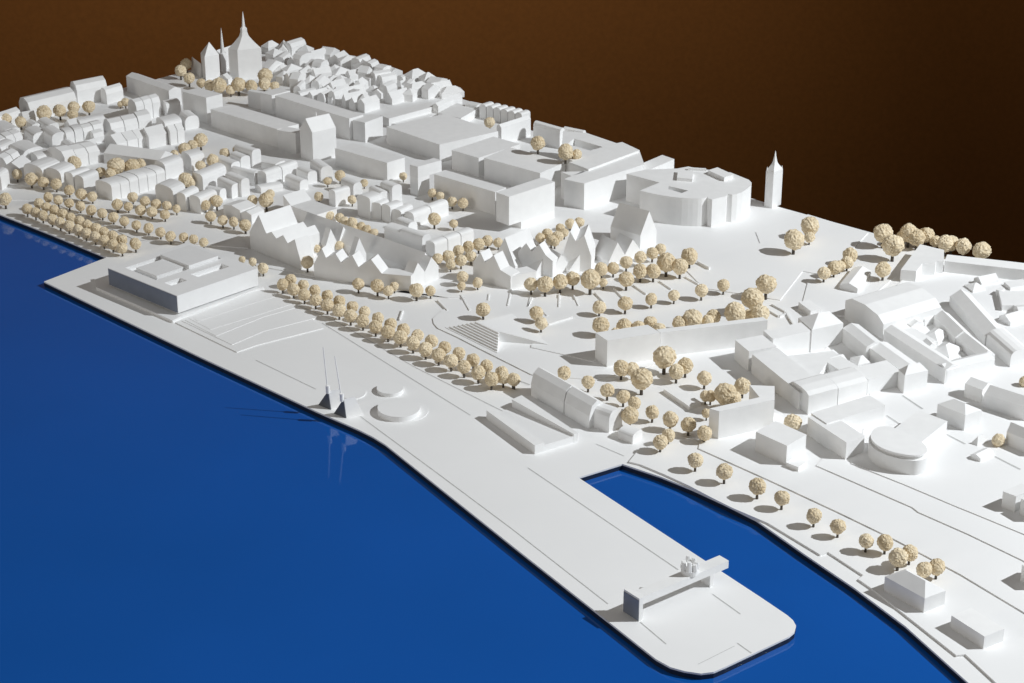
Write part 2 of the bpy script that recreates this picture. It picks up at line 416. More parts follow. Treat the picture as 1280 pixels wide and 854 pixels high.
# --- church on the far corner
ch = thing('church', 'large white church with two needle spires at the far corner', 'church', at(*px('e', 560, 720)))
corg = ch.location.copy()
def church_part(abc, hp, roof, axis, rise, nm):
    o, z, q = block(None, 'e', abc, hp, roof, axis, rise, parent=ch, free=True)
    return z, q
zc, q = church_part('520,405 612,425 850,402', 37, 'flat', 'R', 0, 'tower')
m4 = (q[0] + q[1] + q[2] + q[3]) / 4; s_ = mpp(m4) / .91
def steeple(q, zc, rings, nm, par):
    """rings = (scale, height above eaves); square rings shrinking to a point"""
    cen = (q[0] + q[1] + q[2] + q[3]) / 4; vs, fs = [], []
    for s, h in rings:
        for p in q: v = cen.lerp(p, s); vs.append((v.x, v.y, zc + h))
    for i in range(len(rings) - 1):
        for j in range(4): fs.append((4*i+j, 4*i+(j+1)%4, 4*i+4+(j+1)%4, 4*i+4+j))
    return mesh_obj(nm, vs, fs, M_ROOF, par, corg)
steeple(q, zc, [(1,0.0001),(.62,7*s_),(.30,14*s_),(.20,19*s_),(.20,23*s_),(.10,25*s_),(.06,34*s_),(.01,42*s_)], 'spire', ch)
zc, q = church_part('245,450 285,492 428,462', 29, 'hip', 'R', 13, 'nave')
church_part('385,468 432,498 590,445', 17, 'gable', 'R', 7, 'choir')
def needle(p, z0, z1, r, par, nm='spire', mat=M_ROOF, org=corg, lean=Vector((0,0,0)), seg=8, r1=.1):
    vs = [(p.x + r * math.cos(2*math.pi*i/seg), p.y + r * math.sin(2*math.pi*i/seg), z0) for i in range(seg)]
    vs += [(p.x + lean.x + r1 * r * math.cos(2*math.pi*i/seg), p.y + lean.y + r1 * r * math.sin(2*math.pi*i/seg), z1) for i in range(seg)]
    fs = [(i, (i+1) % seg, seg + (i+1) % seg, seg + i) for i in range(seg)] + [tuple(range(seg, 2*seg)), tuple(range(seg))]
    return mesh_obj(nm, vs, fs, mat, par, org)
zn, q = church_part('428,452 442,470 500,448', 23, 'flat', 'R', 0, 'tower')
pn = sum(q, Vector()) / 4; needle(Vector((pn.x, pn.y, 0)), zn - .001, zn + 29 * s_, .0046, ch, r1=.07)
church_part('150,600 240,670 270,650', 4, 'gable', 'L', 12, 'aisle')
church_part('420,690 520,715 560,690', 6, 'gable', 'R', 4, 'aisle')

# --- slim tower at the back right edge
tw = thing('tower', 'slim white square tower with pinnacles at the back edge of the model', 'tower', at(967, 258)); torg = tw.location.copy()
o, zt2, q = block(None, 'B7' if False else '', '957.5,216 967,219 978.5,214', 42, parent=tw)
cen = sum(q, Vector()) / 4; s_ = mpp(cen) / .91
steepv = [(1,0),(.98,3*s_),(.45,9*s_),(.28,12*s_),(.14,18*s_),(.02,25*s_)]
vs, fs = [], []
for s, h in steepv:
    for p in q: v = cen.lerp(p, s); vs.append((v.x, v.y, zt2 + .0001 + h))
for i in range(len(steepv)-1):
    for j in range(4): fs.append((4*i+j, 4*i+(j+1)%4, 4*i+4+(j+1)%4, 4*i+4+j))
mesh_obj('spire', vs, fs, M_ROOF, tw, torg)
for p in q:
    pp = cen.lerp(p, .88); needle(pp, zt2 + 1*s_, zt2 + 7 * s_, .0018, tw, 'pinnacle', M_ROOF, torg, seg=4)

# --- curved civic building
cur, zc, _ = prism('white civic building with long curved front, flat roof and skylight well', 'o',
      '185,298 515,385 318,465 380,480 440,494 500,506 560,516 620,525 680,532 740,538 800,542 850,544 900,545 935,544 965,540 990,530 1005,545 1040,555 1182,520 1192,498 1240,505 1290,498 1340,480 1385,450 1425,415 1432,385 1405,358 1225,285 1050,262 930,250 800,225 690,245 540,250 380,255', 34,
      holes=['605,420 800,465 735,490 600,450'], bi=0)
block(None, 'o', '690,320 840,350 850,270', 4, parent=cur, base=zc)
block(None, 'o', '1000,262 1160,335 1240,300', 5, parent=cur, base=zc)
block(None, 'o', '700,225 800,240 980,252', 3, parent=cur, base=zc)

# --- crane on the pier
cr_ = thing('crane', 'white gantry crane with long beam and cab spanning the pier tip', 'crane', at(845, 745)); crorg = cr_.location.copy()
def prism_part(nm, pp, z0, z1, par, org, mat=M_WALL):
    wv, wf, cv, cf = prism_geo([Vector((p.x, p.y, 0)) for p in pp], z0, z1, [], True); n_ = len(wv)
    return mesh_obj(nm, wv + cv, wf + [tuple(n_ + i for i in f) for f in cf], mat, par, org)
zt3 = top_z(*px('B4', 620, 432), 27)
L0 = at(*px('B4', 560, 390), zt3); L1 = at(*px('B4', 634, 440), zt3)          # ends of the left leg's top
R0 = at(*px('B4', 1030, 203), zt3); R1 = at(*px('B4', 1087, 237), zt3)        # far end of the beam
ax = ((R0 + R1) / 2 - (L0 + L1) / 2); ax.z = 0; axl = ax.length; axn = ax.normalized(); sd = Vector((-axn.y, axn.x, 0))
mid = (L0 + L1) / 2; hw = (R1 - R0).length / 2 * .8; thick = .0095
rect = lambda s0, s1, w0, w1: [mid + axn*s0 + sd*w0, mid + axn*s1 + sd*w0, mid + axn*s1 + sd*w1, mid + axn*s0 + sd*w1]
prism_part('beam', rect(.006, axl, -hw, hw), zt3 - .0025 - thick, zt3 - .0025, cr_, crorg)
lw = (L1 - L0).length / 2
prism_part('leg', rect(0, .0055, -lw, lw), 0, zt3 + .0015, cr_, crorg, M_WALL)
prism_part('leg_shade_sheet', rect(-.0008, -.0002, -lw * .97, lw * .97), .0008, zt3 - .001, cr_, crorg, M_SLATE_SHADE)  # dark sheet puts the leg's unlit side into colour
prism_part('leg', rect(axl * .80, axl * .80 + .005, -hw * .98, hw * .98), 0, zt3 - .0026 - thick, cr_, crorg)
cb = mid + axn * axl * .62
cab = []
needle(cb, zt3 - .0026, zt3 + .003, .010, cr_, 'turntable', M_WALL, crorg, seg=20, r1=1)
prism_part('cab', [cb + axn*sx*.008 + sd*sy*.007 for sx, sy in ((-1,-1),(1,-1),(1,1),(-1,1))], zt3 + .003, zt3 + .008, cr_, crorg)
for i in range(7):
    an = i * .9; p = cb + Vector((math.cos(an), math.sin(an), 0)) * .0075
    needle(p, zt3 + .003, zt3 + .011 + .002 * (i % 3), .0034, cr_, 'counterweight', M_WALL, crorg, seg=7, r1=.7)
# --- two mast monuments at the water's edge
def mast(label, tri, apex, mtop, mbase):
    """tri: left and right foot of the dark face; apex above them"""
    f0, f1 = [at(*p) for p in pts('B1', tri)]
    t = thing('mast_monument', label, 'monument', (f0 + f1) / 2, 'twin mast monuments on the quay edge')
    org = t.location.copy(); n = (f1 - f0).cross(Vector((0,0,1))).normalized()
    ap = on_plane(*pts('B1', apex)[0], f0, n)
    back = Vector((.022, .010, 0))
    v = [f0, f1, ap, f0 + back, f1 + back, ap + back * .62]
    mesh_obj('sail_front', [v[0], v[1], v[2]] + [p + Vector((.0006,.0006,0)) for p in v[:3]], [(0,1,2),(3,4,5),(0,1,4,3),(1,2,5,4),(2,0,3,5)], M_DARK, t, org)
    v2 = [p + Vector((.0009,.0009,0)) for p in v]
    mesh_obj('hull', v2, [(0,1,2),(3,4,5),(1,4,5,2),(0,3,5,2),(0,1,4,3)], M_WALL, t, org)
    mb = pts('B1', mbase)[0]; mt = pts('B1', mtop)[0]
    p0 = on_plane(*mb, f0, n); p1 = on_plane(*mt, f0, n)
    needle(Vector((p0.x, p0.y, 0)), p0.z - .004, p1.z, .0008, t, 'mast', M_WALL, org, lean=p1 - p0, r1=.75)
    needle(Vector((p0.x, p0.y, 0)), p0.z - .006, p0.z + .005, .0028, t, 'collar', M_WALL, org, seg=14, r1=1)
mast('left dark sail-shaped monument with tall thin leaning mast on the quay edge', '310,528 372,552', '358,460', '335,240', '358,448')
mast('right dark sail-shaped monument with leaning mast, nearest the water edge', '388,570 448,594', '435,500', '393,285', '428,488')

# --- low round plinths beside the masts
def disc(label, cx, cy, rx, ry, h, tile='B1', key=None):
    c0 = px(tile, cx, cy); s = 3.99
    P_ = [at(c0[0] + rx / s * math.cos(2*math.pi*i/48), c0[1] + ry / s * math.sin(2*math.pi*i/48), h) for i in range(48)]
    wv, wf, cv, cf = prism_geo(P_, 0, h, []); n_ = len(wv)
    org = at(*c0)
    o = mesh_obj('round_plinth', wv + cv, wf + [tuple(n_ + i for i in f) for f in cf], M_SHEET, None, org)
    return tag(o, label, 'plinth')
disc('largest low round white plinth on the open quay beside the masts', 712, 540, 106, 48, .008)
disc('wide thin white ring plate under the largest round plinth', 730, 558, 128, 54, .0008)
disc('small round white plinth touching the back of the largest plinth', 668, 442, 66, 30, .0055)
disc('flat pale disc plinth right behind the masts', 480, 462, 68, 35, .0015)

# --- amphitheatre wedge on the plaza
am = thing('amphitheatre', 'stepped white wedge of seating rising on the plaza', 'grandstand', at(605, 425)); aorg = am.location.copy()
g0, g1, g2 = at(*px('z', 130, 405)), at(*px('z', 650, 660)), at(*px('z', 670, 560))
top0, top1 = px('z', 470, 340), px('z', 668, 435)
zt4 = .017
h0, h1 = at(*top0, zt4), at(*top1, zt4)
N = 8
vs, fs = [], []
for i in range(N):
    s0, s1 = i / N, (i + 1) / N; z1_ = zt4 * (i + 1) / N
    pl = [g0.lerp(h0, s0), g1.lerp(h1, s0), g1.lerp(h1, 1.0), g0.lerp(h0, 1.0)]
    wv, wf, cv, cf = prism_geo([Vector((p.x, p.y, 0)) for p in pl], zt4 * i / N, z1_, [])
    n_ = len(vs); vs += wv; fs += [tuple(n_ + k_ for k_ in f) for f in wf]; n_ = len(vs); vs += cv; fs += [tuple(n_ + k_ for k_ in f) for f in cf]
mesh_obj('steps', vs, fs, M_WALL, am, aorg)
hb = [h0, h1, at(660, 445) , at(690, 420), at(640, 398)]
top_poly = [h0, h1, at(676, 425, zt4), at(640, 404, zt4)]
# sloping ramp behind the steps
rp = [Vector((h0.x, h0.y, zt4)), Vector((h1.x, h1.y, zt4)), at(690, 432, .002), at(640, 392, .002)]
rp0 = [Vector((p.x, p.y, 0)) for p in rp]
mesh_obj('ramp', rp + rp0, [(0,1,2,3),(0,1,5,4),(1,2,6,5),(2,3,7,6),(3,0,4,7)], M_SHEET, am, aorg)

# --- oval drum building
ov = thing('oval_building', 'white oval drum building with a set-back flat disc roof', 'building', at(1120, 578)); oorg = ov.location.copy()
zo = top_z(*px('B3', 735, 622), 24)
ring = pts('B3', '503,520 520,552 560,580 620,603 690,618 750,622 795,605 800,585 775,555 720,520 650,485 590,468 540,472 512,492')
R_ = [at(*p, zo) for p in ring]
def spline(P_, m_=4):
    out = []; n = len(P_)
    for i in range(n):
        p0, p1, p2, p3 = P_[i-1], P_[i], P_[(i+1)%n], P_[(i+2)%n]
        for k_ in range(m_):
            t = k_ / m_
            out.append(.5*((2*p1) + (p2-p0)*t + (2*p0-5*p1+4*p2-p3)*t*t + (3*p1-p0-3*p2+p3)*t**3))
    return out
R_ = spline(R_); cen = sum(R_, Vector()) / len(R_)
wv, wf, cv, cf = prism_geo(R_, 0, zo, []); mesh_obj('wall', wv, wf, M_WALL, ov, oorg, True); mesh_obj('terrace', cv, cf, M_ROOF, ov, oorg)
R2 = [cen.lerp(p, .93) for p in R_]
wv, wf, cv, cf = prism_geo([cen.lerp(p, .84) for p in R_], zo, zo + .0045, []); mesh_obj('recess', wv, wf, M_WALL, ov, oorg, True)
wv, wf, cv, cf = prism_geo([cen.lerp(p, .95) for p in R_], zo + .0036, zo + .0062, [], True); n_ = len(wv)
mesh_obj('roof', wv + cv, wf + [tuple(n_ + i for i in f) for f in cf], M_ROOF, ov, oorg)

# --- low tray-like hall with ramp on the quay
tr = thing('ramp_hall', 'low open white hall with sunken ramp between two side walls', 'building', at(668, 530)); rorg = tr.location.copy()
zq = .0125
p1, p2, p3, p4 = [at(*q, zq) for q in [(608,513),(668.5,557),(722.5,541),(652,494)]]
def lp(u, v): return p1.lerp(p2, u) + (p4.lerp(p3, u) - p1.lerp(p2, u)) * v
prism_part('side_wall', [lp(0,0), lp(1,0), lp(1,.2), lp(0,.12)], 0, zq, tr, rorg)
prism_part('side_wall', [lp(0,.72), lp(1,.9), lp(1,1), lp(0,1)], 0, zq, tr, rorg)
r1, r2, r3, r4 = lp(0.001,.121), lp(.999,.2), lp(.999,.899), lp(.001,.719)
rv = [Vector((r1.x,r1.y,.001)), Vector((r2.x,r2.y,zq*.72)), Vector((r3.x,r3.y,zq*.72)), Vector((r4.x,r4.y,.001))]
rv += [Vector((p.x,p.y,0)) for p in rv]
mesh_obj('ramp', rv, [(0,1,2,3),(1,2,6,5),(0,3,7,4),(0,1,5,4),(2,3,7,6)], M_SHEET, tr, rorg)

# ================================================================== buildings of the town
B = block
# ---- far left edge (photo left, back)
B('long low white slab with rounded roof at the back left edge behind ball trees', 'a', '228,372 298,455 762,345', 15, 'mansard', 'R', 9)
B('taller short white block rising behind the long slab at the back left edge', 'a', '712,215 768,275 1066,215', 18, 'mansard', 'R', 8)
B('white block with rounded roof right of the taller block, back left edge', 'a', '1030,275 1062,310 1228,262', 12, 'mansard', 'R', 7)
B('low white block cut by the left picture edge behind two ball trees', 'a', '-90,550 -40,600 215,515', 10, 'mansard', 'R', 8)
B('small white block between the cut-off block and the long slab', 'a', '205,500 235,545 342,505', 10, 'gable', 'R', 5)
B('', 'a', '-120,640 10,715 200,660', 8, 'barrel', 'L', 5, key='west')
B('', 'a', '375,590 480,650 570,610', 8, 'barrel', 'L', 5, key='west')
B('', 'a', '-120,740 0,800 230,720', 8, 'mansard', 'R', 6, key='west', n=3, jit=.1)
B('', 'a', '240,690 330,750 450,690', 8, 'barrel', 'L', 6, key='west')
B('', 'a', '420,690 520,760 640,715', 11, 'barrel', 'L', 7, key='west')
B('', 'a', '590,670 660,730 830,690', 12, 'barrel', 'R', 6, key='west', n=2, jit=.1)
B('', 'a', '770,640 835,690 1035,640', 12, 'mansard', 'R', 6, key='west', n=2, jit=.1)
B('', 'a', '740,570 800,610 1050,560', 6, 'barrel', 'R', 5, key='west')
B('', 'c', '85,580 150,650 560,560', 9, 'mansard', 'R', 8, key='westmid', n=3, jit=.12)
B('', 'c', '330,400 400,445 645,375', 18, 'mansard', 'R', 7, key='westmid', n=3, jit=.1)
B('', 'c', '650,395 705,440 836,405', 12, 'barrel', 'R', 5, key='westmid')
B('', 'c', '820,545 890,600 1015,560', 8, 'barrel', 'L', 8, key='westmid')
B('', 'c', '600,560 690,620 850,575', 10, 'barrel', 'R', 5, key='westmid')
B('', 'd', '85,110 205,165 525,80', 13, 'gable', 'R', 7, key='westmid', n=3, jit=.08)
B('', 'd', '440,30 525,90 700,42', 15, 'gable', 'R', 7, key='westmid')
B('', 'd', '690,0 735,40 882,5', 17, 'gable', 'R', 5, key='westmid', n=2)
B('long grey-roofed courtyard row whose white gable end faces right, far left quarter', 'd', '75,250 630,325 765,255', 13, 'gable', 'L', 7)
B('', 'd', '-10,550 152,600 690,440', 17, 'barrel', 'R', 5, key='terrace6', n=6, jit=.05, gap=.0006)
B('white house closing the right end of the six-house terrace', 'd', '610,360 692,415 870,350', 15, 'barrel', 'R', 7)
B('', 'b', '85,190 200,250 310,170', 14, 'gable', 'R', 6, key='quayleft')
B('', 'b', '235,255 430,310 620,240', 16, 'barrel', 'R', 9, key='quayleft')
B('', 'b', '450,290 610,335 760,270', 17, 'barrel', 'R', 8, key='quayleft')
B('', 'b', '638,315 728,335 900,280', 17, 'barrel', 'R', 5, key='quayleft')
B('', 'b', '745,345 832,372 985,310', 17, 'barrel', 'R', 5, key='quayleft')
B('', 'b', '440,90 640,150 1000,70', 14, 'mansard', 'R', 8, key='quayback', n=3, jit=.1)
B('', 'b', '-60,150 60,210 210,130', 14, 'mansard', 'R', 7, key='quayback', n=2, jit=.1)
B('', 'b', '90,60 230,130 420,60', 10, 'barrel', 'L', 7, key='quayback')
B('', 'b', '-80,40 20,90 160,30', 9, 'barrel', 'R', 7, key='quayback')
B('', 'b', '300,110 380,170 520,110', 10, 'barrel', 'R', 5, key='quayback')
B('', 'b', '-80,330 10,360 90,300', 14, 'barrel', 'R', 7, key='quayback')
for s_ in ('250,600 310,640 400,610', '60,690 130,725 200,700', '640,585 700,620 790,590', '20,830 90,870 170,840', '210,800 280,850 360,810', '880,700 940,740 1040,715', '1050,700 1100,740 1200,710', '600,810 660,850 760,820', '790,800 860,840 960,800'):
    B('', 'a', s_, random.uniform(6, 10), random.choice(['mansard', 'gable']), random.choice('LR'), random.uniform(4, 6), key='west')
# ---- round-ended houses in the middle of the old quarter
B('', 'd', '590,600 770,660 880,600', 17, 'barrel', 'R', 7, key='roundend')
B('', 'd', '810,680 895,710 1030,640', 16, 'barrel', 'R', 6, key='roundend')
B('', 'd', '930,710 1040,740 1210,670', 15, 'barrel', 'R', 6, key='roundend')
B('long white house whose bright long face looks right, beside a dark ball tree', 'd', '955,480 1065,520 1300,420', 15, 'barrel', 'R', 6)
B('white house with gabled bright end, left of the dark ball tree', 'd', '850,270 950,330 1060,280', 13, 'barrel', 'R', 6)
K = 'midrows'
B('', 'g', '230,250 390,315 480,285', 9, 'barrel', 'L', 5, key=K)
B('', 'g', '375,205 485,250 582,230', 11, 'barrel', 'L', 5, key=K)
B('', 'g', '420,125 598,185 690,165', 17, 'barrel', 'L', 5, key=K)
B('', 'g', '640,395 738,412 1060,300', 13, 'barrel', 'R', 6, key=K, n=2)
B('', 'g', '390,335 620,395 645,370', 13, 'barrel', 'L', 3, key=K)
B('', 'g', '250,455 395,530 482,500', 12, 'barrel', 'L', 5, key=K)
B('', 'g', '330,410 490,475 572,455', 17, 'barrel', 'L', 5, key=K)
B('', 'g', '130,550 275,580 366,560', 9, 'barrel', 'L', 5, key=K)
B('', 'g', '310,690 480,745 640,690', 13, 'gable', 'R', 3, key=K)
B('', 'g', '488,765 592,790 720,735', 11, 'gable', 'R', 3, key=K)
B('', 'g', '925,440 1075,500 1160,475', 7, 'barrel', 'L', 6, key=K)
B('', 'g', '1040,350 1155,400 1255,385', 10, 'barrel', 'L', 5, key=K)
B('', 'g', '690,270 830,300 960,270', 8, 'barrel', 'L', 3, key=K)
B('', 'g', '560,520 690,545 910,510', 4, 'barrel', 'R', 4, key=K)
K = 'midhouses'
B('', 'j', '-100,445 8,520 128,505', 13, 'barrel', 'L', 6, key=K)
B('', 'k', '60,250 152,262 300,220', 16, 'barrel', 'R', 4, key=K)
B('', 'k', '205,150 332,205 420,185', 11, 'barrel', 'L', 6, key=K)
B('', 'k', '370,290 500,330 625,290', 23, 'barrel', 'R', 4, key=K)
B('', 'k', '505,365 608,378 690,335', 18, 'barrel', 'R', 3, key=K)
B('', 'k', '615,385 702,412 830,370', 18, 'barrel', 'R', 4, key=K)
B('', 'k', '715,445 812,465 930,405', 13, 'barrel', 'R', 5, key=K)
B('', 'k', '825,480 932,500 1285,370', 12, 'barrel', 'R', 6, key=K, n=2)
B('', 'k', '485,225 592,290 690,275', 11, 'barrel', 'L', 6, key=K)
B('', 'k', '600,175 718,220 828,202', 19, 'barrel', 'L', 5, key=K)
B('', 'k', '755,550 880,600 972,575', 8, 'barrel', 'L', 6, key=K)
B('', 'k', '640,615 800,665 900,620', 12, 'barrel', 'L', 5, key=K)
B('', 'k', '800,650 1020,725 1105,700', 14, 'barrel', 'L', 6, key=K)
B('', 'A5', '842,580 890,592 1088,522', 14, 'barrel', 'R', 5, key=K, n=3)
# ---- large flat blocks of the centre
B('long flat-roofed grey block left of the tall gabled tower house', 'f', '25,372 690,572 905,520', 23)
B('short flat pinkish block joining the tall gabled tower house on its left', 'f', '692,580 872,610 960,575', 26)
t_, z_, q_ = B('tall white gabled tower house with small roof mast among the flat blocks', 'A2', '200,645 280,662 398,636', 37, 'gable', 'R', 14)
t_ = t_[0]; cen = q_[0].lerp(q_[1], .5).lerp(q_[3].lerp(q_[2], .5), .45)
needle(Vector((cen.x, cen.y, 0)), z_ + .012, z_ + .03, .0012, t_, 'roof_mast', M_ROOF, t_.location.copy(), seg=6, r1=.7)
B('long white slab with parapet roof behind the tall gabled tower house', 'A2', '95,478 465,592 535,572', 27)
B('short grey slab left end of the parapet slab below the church trees', 'A2', '20,462 78,476 170,452', 24)
B('small grey flat block right of the church forecourt', 'f', '395,190 528,212 560,195', 20)
B('white box with grey left face squeezed between parapet slab and flat hall', 'A2', '483,600 543,612 632,580', 25)
B('big flat-roofed block with grey front left of the long joined block', 'c', '860,275 1098,338 1265,300', 33)
B('long grey hip-edged slab at the back edge left of the church', 'c', '300,120 725,268 850,245', 20, 'gable', 'L', 3)
B('wide white flat-roofed hall with stepped front ledge in the centre back', 'A2', '650,632 915,722 1208,655', 22)
B('low ledge block along the front of the wide flat hall', 'A2', '720,690 912,748 985,730', 13)
B('low white annex strip in front of the thin back slab', 'i', '385,680 560,700 860,570', 5)
B('thin grey-roofed slab with bright right face in front of the old town', 'i', '280,590 368,625 855,495', 12)
B('narrow white house row end at the old town back edge', 'i', '845,470 860,505 1100,400', 14, 'gable', 'R', 3)
B('white flat block behind the right end of the wide hall', 'l', '70,325 288,382 465,280', 10)
B('', 'l', '330,262 440,285 520,262', 10, 'barrel', 'L', 4, key='backrow')
B('', 'l', '500,285 560,300 860,345', 0.1, 'flat', 'R', 0, key=None, name='garden_wall', cat='wall') if False else None
B('', 'l', '470,268 900,368 985,340', 14, 'barrel', 'R', 4, key='backrow', n=6, along='L')
B('bright white block with courtyard behind its left edge, right of the wide hall', 'l', '655,455 692,478 985,385', 22, 'gable', 'R', 3)
B('white mansard block at the back edge behind the roof-terrace tree', 'l', '1010,450 1275,525 1320,500', 21, 'mansard', 'L', 4)
B('second mansard block at the back edge right of the terrace tree', 'n', '185,190 380,230 420,205', 20, 'mansard', 'L', 4)
B('flat podium block with grey front and a bright slot wall', 'l', '197,700 465,778 880,640', 24)
B('large flat podium carrying two ball trees with round shadows', 'm', '520,60 1078,212 1330,100', 27)
blk2, zb2, _ = prism('white block with two small courtyards at the back edge beside the podium', 'n', '200,672 402,714 962,535 1000,520 950,380 780,300 725,312 420,208 190,190 170,420 430,575', 33, name='building', bi=1,
      holes=['170,598 420,592 275,640', '235,320 300,265 585,350 460,385'])
prism(None, 'F5', '845,490 940,525 1195,430 1085,400 1000,420 930,465', 0, parent=blk2, z=zb2 + .0035, z0=zb2)
B('flat white upper slab stacked on the two-courtyard block', 'n', '300,545 432,588 955,380', 3, base=.04) if False else None
B('white block with low raised roof strip at the back edge left of the curved building', 'n', '965,520 1035,585 1300,470', 20)
sb, zb_, _ = B('slim white slab tower on one leg with a cut-out corner', 'j', '870,452 975,468 1212,402', 17, z0=None) if False else (None, None, None)
tt = thing('building', 'slim white slab tower on one leg with a cut-out corner', 'building', at(*px('j', 1000, 760)))
zA = top_z(*px('j', 975, 468), 37)
a, b, c = [at(*p, zA) for p in pts('j', '870,452 975,468 1212,402')]; a, b, c = rectify(a, b, c); d = a + c - b
prism_part('upper_slab', [a, b, c, d], zA * .62, zA, tt, tt.location.copy())
prism_part('leg', [a, b, b.lerp(c, .48), a.lerp(d, .48)], 0, zA * .62, tt, tt.location.copy())
B('long plain grey-fronted slab right of the tall gabled tower house', 'j', '150,282 668,428 845,375', 23)
B('long thin grey-fronted slab left of the big cubic block', 'm', '20,222 630,400 740,355', 29)
tt = thing('building', 'big bright cubic block with overhanging upper storeys in the centre', 'building', at(*px('m', 860, 840)))
zA = top_z(*px('m', 768, 448), 45)
a, b, c = [at(*p, zA) for p in pts('m', '640,402 768,448 1226,298')]; a, b, c = rectify(a, b, c); d = a + c - b
prism_part('upper_storeys', [a, b, c, d], zA * .2, zA, tt, tt.location.copy())
a2, b2 = a.lerp(d, .26), b.lerp(c, .26)
prism_part('recessed_base', [a2, b2, c, d], 0, zA * .2, tt, tt.location.copy())

# ---- old town jumble at the back: small gabled houses in rows
rows = [('332,64 420,74 470,92 520,103 572,122', 19, 'backmost row'), ('334,76 405,88 468,104 545,122', 17, 'second row'),
        ('338,90 402,102 462,116 520,128', 15, 'third row'), ('352,104 410,114 458,128', 12, 'fourth row'), ('372,119 430,131 470,141', 10, 'fifth row')]
for path, n_, nm in rows:
    P_ = [at(*p) for p in pts('', path)]
    tot = sum((P_[i+1]-P_[i]).length for i in range(len(P_)-1))
    for i in range(n_):
        s = (i + .5) / n_ * tot; j = 0
        while j < len(P_) - 2 and s > (P_[j+1]-P_[j]).length: s -= (P_[j+1]-P_[j]).length; j += 1
        dr = (P_[j+1]-P_[j]).normalized(); pc = P_[j] + dr * s + Vector((random.uniform(-.008, .008), random.uniform(-.014, .014), 0))
        an = math.atan2(dr.y, dr.x) + random.uniform(-.45, .45)
        u = Vector((math.cos(an), math.sin(an), 0)); v = Vector((-u.y, u.x, 0))
        hw_, hd_ = tot / n_ * random.uniform(.36, .52), random.uniform(.013, .024)
        hh = random.uniform(.010, .020); rr_ = random.uniform(.007, .012)
        a, b, c, d = pc - u*hw_ - v*hd_, pc + u*hw_ - v*hd_, pc + u*hw_ + v*hd_, pc - u*hw_ + v*hd_
        t = thing('house', None, 'house', pc)
        wv, wf, rv, rf = box_geo(a, b, c, d, 0, hh, random.choice(['gable','gable','mansard','hip']), random.choice('LRR'), rr_)
        mesh_obj('wall', wv, wf, M_WALL, t, t.location.copy()); mesh_obj('roof', rv, rf, M_ROOF, t, t.location.copy())
        cluster('old:' + nm, t, proj(pc)[0])

# ---- the zigzag-roof complexes in the middle
zz = profile('tall white zigzag-gabled building left of the twin, roof stepping down', 'v', '95,600 600,815', '95,440 185,268 262,455 315,437 362,505 430,470 476,552', '490,165', di=1)
profile(None, 'v', '95,600 600,815', '476,552 545,512 598,705', '655,460', parent=zz, di=1)
profile('wing with wide pale single-pitch roof behind the left zigzag building', 'v', '430,265 760,400', '430,72 510,180 760,270', '640,12', di=0)
B('', 'v', '430,80 520,190 760,275', 0.1) if False else None
s2 = profile('white zigzag-gabled building in the middle with four front teeth', 'w', '-60,695 905,845', '-62,560 18,405 60,497 155,457 212,547 322,474 385,592 510,515 615,655 905,680', '640,468', di=7)
B('long grey-roofed back wing behind the four-toothed zigzag building', 'w', '-190,210 985,625 1105,545', 10, 'gable', 'L', 17)
B('', 'w', '20,345 60,372 165,330', 14, 'gable', 'L', 17, key='cross')
B('', 'w', '140,300 190,332 290,290', 12, 'gable', 'L', 15, key='cross')
B('', 'w', '290,460 335,480 460,450', 14, 'gable', 'L', 20, key='cross')
B('', 'w', '850,650 912,700 1045,640', 16, 'gable', 'L', 15, key='twin')
B('', 'w', '985,600 1045,640 1182,575', 16, 'gable', 'L', 14, key='twin')
s3 = profile('white zigzag-gabled building on the right with two small front teeth', 'ZR', '125,520 312,572', '125,430 162,382 185,432 228,395 262,470 312,500', '283,375', di=3)
B('low flat white wing right of the two-toothed zigzag building', 'ZR', '265,478 312,502 440,474', 17)
B('wing with large bright roof face behind the two-toothed zigzag building', 'ZR', '240,402 335,452 455,402', 9, 'gable', 'R', 29)
profile('zigzag wing with two white roof teeth inside the right complex', 'ZR', '345,470 520,505', '345,440 350,378 390,335 418,378 455,342 487,395 522,425', '508,328', di=4)
profile('large zigzag gable with bright notched roof in the right complex', 'ZR', '555,470 712,480', '555,440 610,278 636,325 680,298 714,400', '758,228', di=1)
B('', 'ZR', '375,455 435,487 520,463', 5, 'gable', 'L', 17, key='front3')
B('', 'ZR', '455,440 520,478 607,452', 5, 'gable', 'L', 18, key='front3')
B('', 'ZR', '545,430 605,470 702,445', 5, 'gable', 'L', 15, key='front3')
B('big white house with steep grey roof at the right end of the zigzag complex', 'y', '505,345 802,435 968,385', 17, 'gable', 'L', 26)
B('', 'ZR', '725,385 803,428 877,395', 6, 'gable', 'L', 20, key='front2')
B('', 'ZR', '820,365 878,402 962,372', 6, 'gable', 'L', 17, key='front2')

# ---- right-hand quarter
B('left half of the long bright block behind the cluster of ball trees', 'A6', '414,702 476,742 738,702', 34)
B('right half of the long bright block behind the cluster of ball trees', 'A6', '700,688 742,702 1275,640', 30)
B('short grey-fronted upper end of the courtyard block left wing, above the slot', 'RQ', '125,400 180,446 290,425', 25)
B('long grey-fronted slab, left wing of the courtyard block below the slot', 'RQ', '193,457 383,612 480,580', 25)
B('', 'RQ', '345,568 418,624 655,560', 27, 'mansard', 'R', 4, key='frontwing', n=2, gap=.0006, jit=.04)
B('right end wing of the courtyard block with flat roof', 'RQ', '600,512 657,558 787,525', 24)
B('', 'RQ', '1090,150 1110,175 1180,160', 8, 'gable', 'R', 5, key='farright')
B('', 'RQ', '1040,180 1075,205 1120,190', 7, 'hip', 'R', 4, key='farright')
B('', 'RQ', '1215,165 1225,190 1300,178', 9, 'flat', 'R', 0, key='farright')
